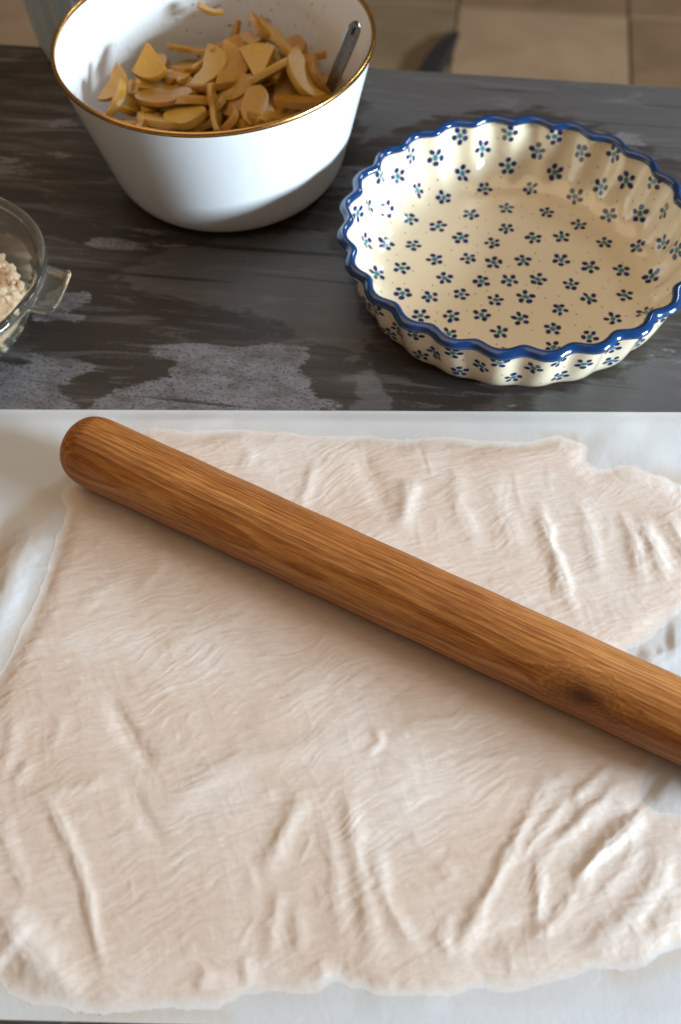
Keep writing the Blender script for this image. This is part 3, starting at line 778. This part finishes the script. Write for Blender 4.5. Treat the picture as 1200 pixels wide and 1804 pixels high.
S('moon', 376, 196, (.98, .15, .12), 88, 66, 44, .072, 'apple slice standing on edge in the middle of the heap', 1.0)
S('oval', 328, 206, (-.25, .55, .8), -20, 64, 34, .068, LAB, 1.2)
S('oval', 283, 213, (.15, .8, .55), -14, 66, 36, .066)
S('moon', 246, 217, (-.1, .85, .5), 8, 60, 44, .064)
S('oval', 420, 158, (-.3, .45, .85), 50, 54, 34, .072)
S('oval', 448, 188, (.25, .25, .95), 75, 66, 30, .072, LAB, 1.1)
S('strip', 408, 211, (-.7, .4, .5), 66, 48, 28, .070)
S('oval', 410, 184, (-.15, .3, .95), 88, 46, 30, .068)
S('wedge', 455, 112, (-.1, .3, 1), 182, 92, 78, .078, 'broad pointed apple wedge facing out below the fanned row of slices', 1.1, .008)
for q, (x, y) in enumerate(((470, 56), (486, 66), (502, 79), (516, 92))):
    S('moon', x, y, (.55, .62, .55), -42, 82, 46, .080 - q * .002, FAN, .95, .007)
S('strip', 448, 72, (-.3, .5, .8), -20, 60, 40, .076, LAB, 1, .007)
S('moon', 480, 128, (-.45, .86, .18), 32, 92, 50, .080, 'long apple slice seen edge-on, slanting across the heap', 1.0, .008)
S('moon', 534, 136, (.5, .28, .82), -58, 86, 52, .080, 'large half-moon apple slice leaning between the slanting slice and the spoon', 1.1, .008)
S('strip', 558, 130, (.85, .35, .4), -60, 80, 46, .080, 'slim apple slice leaning on the bowl wall right beside the spoon', 1, .006)
S('oval', 508, 168, (.1, .1, 1), 80, 74, 34, .066)
S('oval', 536, 178, (.1, .75, .65), 32, 84, 34, .074, LAB, 1.0)
S('moon', 470, 208, (.5, .5, .7), 60, 46, 30, .068)
S('oval', 497, 200, (-.3, .6, .75), 40, 50, 26, .066)
S('moon', 440, 216, (.2, .7, .7), 10, 54, 36, .064)
S('moon', 366, 214, (-.3, .6, .6), 30, 54, 36, .062)
S('strip', 367, 19, (.1, .55, .8), -28, 46, 24, .088, 'single thin apple sliver stuck high on the inner bowl wall', .6, .003)
for k in range(64):                              # the lower layers of the heap, partly showing between the others
    a = rnd.uniform(0, 6.283); z = rnd.choice((.026, .036, .046, .054, .060)); q = (r_in(z) - .028) * math.sqrt(rnd.random())
    c = Vector((bc.x + q * math.cos(a), bc.y + q * math.sin(a), z))
    add_slice(rnd.choice(('moon', 'oval', 'moon')), c, (rnd.uniform(-.35, .35), .8 + rnd.uniform(-.2, .2), .6), rnd.uniform(0, 360), .025, .028)

for k in range(34):                              # loose slices of the top layer
    a = rnd.uniform(0, 6.283); q = (r_in(.062) - .020) * math.sqrt(rnd.random())
    c = Vector((bc.x + q * math.cos(a), bc.y + q * math.sin(a), rnd.uniform(.056, .066)))
    n_ = (rnd.gauss(0, .6), .55 + rnd.gauss(0, .35), .6)
    add_slice(rnd.choice(('moon', 'oval', 'strip', 'wedge')), c, n_, rnd.uniform(0, 360), rnd.uniform(.014, .021), rnd.uniform(.018, .024), thick=rnd.uniform(.8, 1.2))

# ------------------------------------------------------------------ spoon standing in the bowl
P0, P1 = px(630, 38, .122), px(574, 176, .060)
ax_ = (P1 - P0).normalized()
sn = (TOW - ax_ * TOW.dot(ax_)).normalized(); sw_ = ax_.cross(sn)
def bar(pts, hw, ht, name, mat, parent=None):
    V, Fc = [], []
    for p, w_, h_, cv in pts:
        for (u, v_) in ((-1, -.4), (-.8, -1), (.8, -1), (1, -.4), (1, .4), (.8, 1), (0, 1 - cv), (-.8, 1), (-1, .4)):
            V.append(p + sw_ * u * w_ + sn * v_ * h_)
    k = 9
    for i in range(len(pts) - 1):
        for j in range(k): Fc.append((i * k + j, i * k + (j + 1) % k, (i + 1) * k + (j + 1) % k, (i + 1) * k + j))
    Fc.append(tuple(range(k))); Fc.append(tuple(range((len(pts) - 1) * k, len(pts) * k)))
    o = new_mesh(name, V, Fc, mat, parent, smooth=False); fix_normals(o); return o
t = NT('brushed_steel'); n1 = t.noise(t.coord(), 300, 3, .6)
M_ST = t.set(color=t.mix(n1, (.20, .195, .19), (.30, .295, .29)), metal=1, rough=t.map(n1, .3, .7, .22, .36))
L1 = (P1 - P0).length; LT = (P0.z - .016) / -ax_.z
hp = [(P0, .0016, .0008, 0), (P0 + ax_ * .002, .0036, .0011, .1), (P0 + ax_ * .006, .0052, .0012, .3), (P0 + ax_ * .02, .0054, .0013, .5), (P0 + ax_ * .05, .0047, .0013, .5), (P0 + ax_ * (LT - .03), .0036, .0014, .2)]
sp_ = empty('spoon', (0, 0, 0)); sp_.location = (0, 0, 0)
hd = bar(hp, 0, 0, 'handle', M_ST, sp_)
# small eyelet slot near the tip
V = []; c = P0 + ax_ * .0075 + sn * .00135
for i in range(16):
    b = 2 * math.pi * i / 16; V.append(c + ax_ * .0032 * math.cos(b) + sw_ * .0013 * math.sin(b))
tk = NT('dark_slot'); tk.set(color=tk.mix(tk.noise(tk.coord(), 50), (.01, .01, .01), (.02, .02, .02)), rough=.6)
new_mesh('slot', V, [tuple(range(16))], tk.m, hd, smooth=False)
V, Fc = [], []
ce = P0 + ax_ * (LT - .006)
for i in range(9):
    f = -1 + 2 * i / 8; wdt = .013 * math.sqrt(max(1e-4, 1 - f * f)) * (1 - .15 * f)
    for j in range(7):
        u = -1 + 2 * j / 6
        V.append(ce + ax_ * f * .024 + sw_ * u * wdt - sn * (.006 * (1 - u * u) * (1 - f * f)))
for i in range(8):
    for j in range(6): Fc.append((i * 7 + j, i * 7 + j + 1, (i + 1) * 7 + j + 1, (i + 1) * 7 + j))
hb_ = new_mesh('spoon_head', V, Fc, M_ST, sp_)
md = hb_.modifiers.new('thickness', 'SOLIDIFY'); md.thickness = .0012
tag(sp_, 'steel spoon with a slotted handle standing in the apples', 'spoon')

# ------------------------------------------------------------------ glass bowl of crumbs
GH = .060
gc = Vector((-.6425 * (CH - GH), 1.1363 * (CH - GH), 0)); GR = .205 * (CH - GH)
gb = empty('glass_bowl', gc)
tag(gb, 'clear glass baking bowl with a side lug holding crumbs', 'glass bowl')
t = NT('clear_glass'); n1 = t.noise(t.coord(), 40, 2, .5)
M_GL = t.set(color=t.mix(n1, (.97, .93, .80), (.98, .945, .84)), trans=.975, ior=1.47, rough=.02, normal=t.bump(n1, .03, .004))
outer = [(0, .0), (.045, .0), (.056, .003), (.066, .0125), (.076, .030), (.0845, .047), (GR - .0050, GH - .009), (GR - .0045, GH - .0075), (GR - .001, GH - .0062), (GR, GH - .003), (GR - .0012, GH - .0006), (GR - .003, GH)]
inner = [(GR - .0065, GH - .001), (GR - .0085, GH - .005), (.0805, .047), (.072, .030), (.0620, .0150), (.053, .0068), (.043, .0045), (0, .0042)]
V, Fc = lathe(smooth_profile(outer, 5) + smooth_profile(inner, 5), 96)
gbo = new_mesh('bowl', V, Fc, M_GL, gb); fix_normals(gbo)
# lug: a flat lip with a rolled edge on the side of the rim
la = math.atan2((px(94, 500, GH) - gc).y, (px(94, 500, GH) - gc).x)
V, Fc = [], []
na, nr = 16, 8
for sgn in (1, -1):
    for i in range(na + 1):
        f = -1 + 2 * i / na
        for j in range(nr + 1):
            q = j / nr
            hw = .0225 - .0035 * q ** 3
            e = (1 - abs(f) ** 6) ** .5 if abs(f) < 1 else 0
            r_ = GR - .004 + .0205 * q * (0.90 + .10 * e)
            yy_ = f * hw
            z = GH - .0065 - .0030 * math.sin(q * math.pi * .5) + .0042 * max(0, q - .72) / .28 + sgn * (.0016 + .0007 * (q > .8)) * (1 if abs(f) < .99 and q < .99 else .35)
            z += .0018 * max(0, abs(f) - .8) / .2
            V.append((r_ * math.cos(la) - yy_ * math.sin(la), r_ * math.sin(la) + yy_ * math.cos(la), z))
n = (na + 1) * (nr + 1); g = lambda s_, i, j: s_ * n + i * (nr + 1) + j
for i in range(na):
    for j in range(nr):
        Fc.append((g(0, i, j), g(0, i, j + 1), g(0, i + 1, j + 1), g(0, i + 1, j))); Fc.append((g(1, i, j), g(1, i + 1, j), g(1, i + 1, j + 1), g(1, i, j + 1)))
    Fc.append((g(0, i, nr), g(1, i, nr), g(1, i + 1, nr), g(0, i + 1, nr))); Fc.append((g(0, i, 0), g(0, i + 1, 0), g(1, i + 1, 0), g(1, i, 0)))
for j in range(nr):
    Fc.append((g(0, 0, j), g(1, 0, j), g(1, 0, j + 1), g(0, 0, j + 1))); Fc.append((g(0, na, j), g(0, na, j + 1), g(1, na, j + 1), g(1, na, j)))
lug = new_mesh('lug', V, Fc, M_GL, gb); fix_normals(lug)
# crumbs
t = NT('pale_crumbs'); co = t.coord(); n1 = t.noise(co, 160, 4, .6); n2 = t.noise(co, 900, 3, .6)
c0 = t.ramp(n1, [(.3, (.50, .31, .17)), (.45, (.72, .55, .40)), (.65, (.82, .72, .60))])
M_CR = t.set(color=c0, rough=.8, normal=t.bump(n2, .3, .0008), sss=.05, sssr=(1, .6, .4), ssss=.003)
_ib = bmesh.new(); bmesh.ops.create_icosphere(_ib, subdivisions=2, radius=1)
IV = np.array([v.co[:] for v in _ib.verts]); _ib.verts.index_update(); IF = np.array([[v.index for v in f.verts] for f in _ib.faces]); _ib.free()
CV, CF = [], []
def lump(c, r):
    rot = np.array(Matrix.Rotation(rnd.uniform(0, 6), 3, Vector((rnd.random(), rnd.random(), rnd.random() + .01)).normalized()))
    k = 1 + .5 * (vnoise(IV[:, 0] * 1.9 + len(CV), IV[:, 1] * 1.9 + IV[:, 2] * 2.3) - .5)
    CF.append(IF + len(CV) * len(IV))
    CV.append((IV * k[:, None] * (r * rnd.uniform(.8, 1.3), r * rnd.uniform(.7, 1.1), r * rnd.uniform(.6, 1.0))) @ rot.T + np.array(c))
for k in range(2600):
    a = rnd.uniform(0, 6.283); q = .066 * math.sqrt(rnd.random())
    zt = .034 - .006 * (q / .066) ** 2 + .004 * math.sin(a * 3) * q / .066
    if q > .062: zt -= .004
    r_ = rnd.choice((.0009, .0012, .0016, .0022, .0030)) if rnd.random() < .95 else .005
    lump(Vector((q * math.cos(a), q * math.sin(a), zt + rnd.uniform(-.004, .003))), r_)
cr = new_mesh('crumb_heap', np.concatenate(CV), np.concatenate(CF), M_CR, loc=gc)
Vh, Fh = lathe(smooth_profile([(0, .006), (.043, .0062), (.052, .0085), (.0605, .0165), (.0645, .026), (.060, .031), (.03, .034), (0, .035)], 4), 64)
ch = new_mesh('flour_bed', Vh, Fh, M_CR, cr); fix_normals(ch)
tag(cr, 'pale crumbly flour mixture filling the glass bowl', 'crumbs', kind='stuff')

# ------------------------------------------------------------------ ribbed glass tumbler behind the bowl
tc = px(128, 97)
th_ = .125
def ribs(r, z, a): return r * (1 + (.085 * math.cos(13 * a) if .012 < z < .105 and r > .018 else 0))
outer = [(0, 0), (.019, 0), (.0225, .0015), (.0240, .006), (.0262, .03), (.0290, .07), (.0318, .11), (.0326, th_)]
inner = [(.0312, th_ + .0004), (.0300, .11), (.0272, .07), (.0243, .03), (.0222, .012), (.018, .009), (0, .0085)]
V, Fc = lathe(smooth_profile(outer, 5) + smooth_profile(inner, 5), 144, ribs)
t = NT('blue_tinted_glass'); n1 = t.noise(t.coord(), 40, 2, .5)
tum = new_mesh('tumbler', V, Fc, t.set(color=t.mix(n1, (.78, .91, .98), (.84, .94, 1.0)), trans=.12, ior=1.47, rough=.10), loc=tc); fix_normals(tum)
tag(tum, 'ribbed pale blue glass tumbler behind the white bowl', 'tumbler')
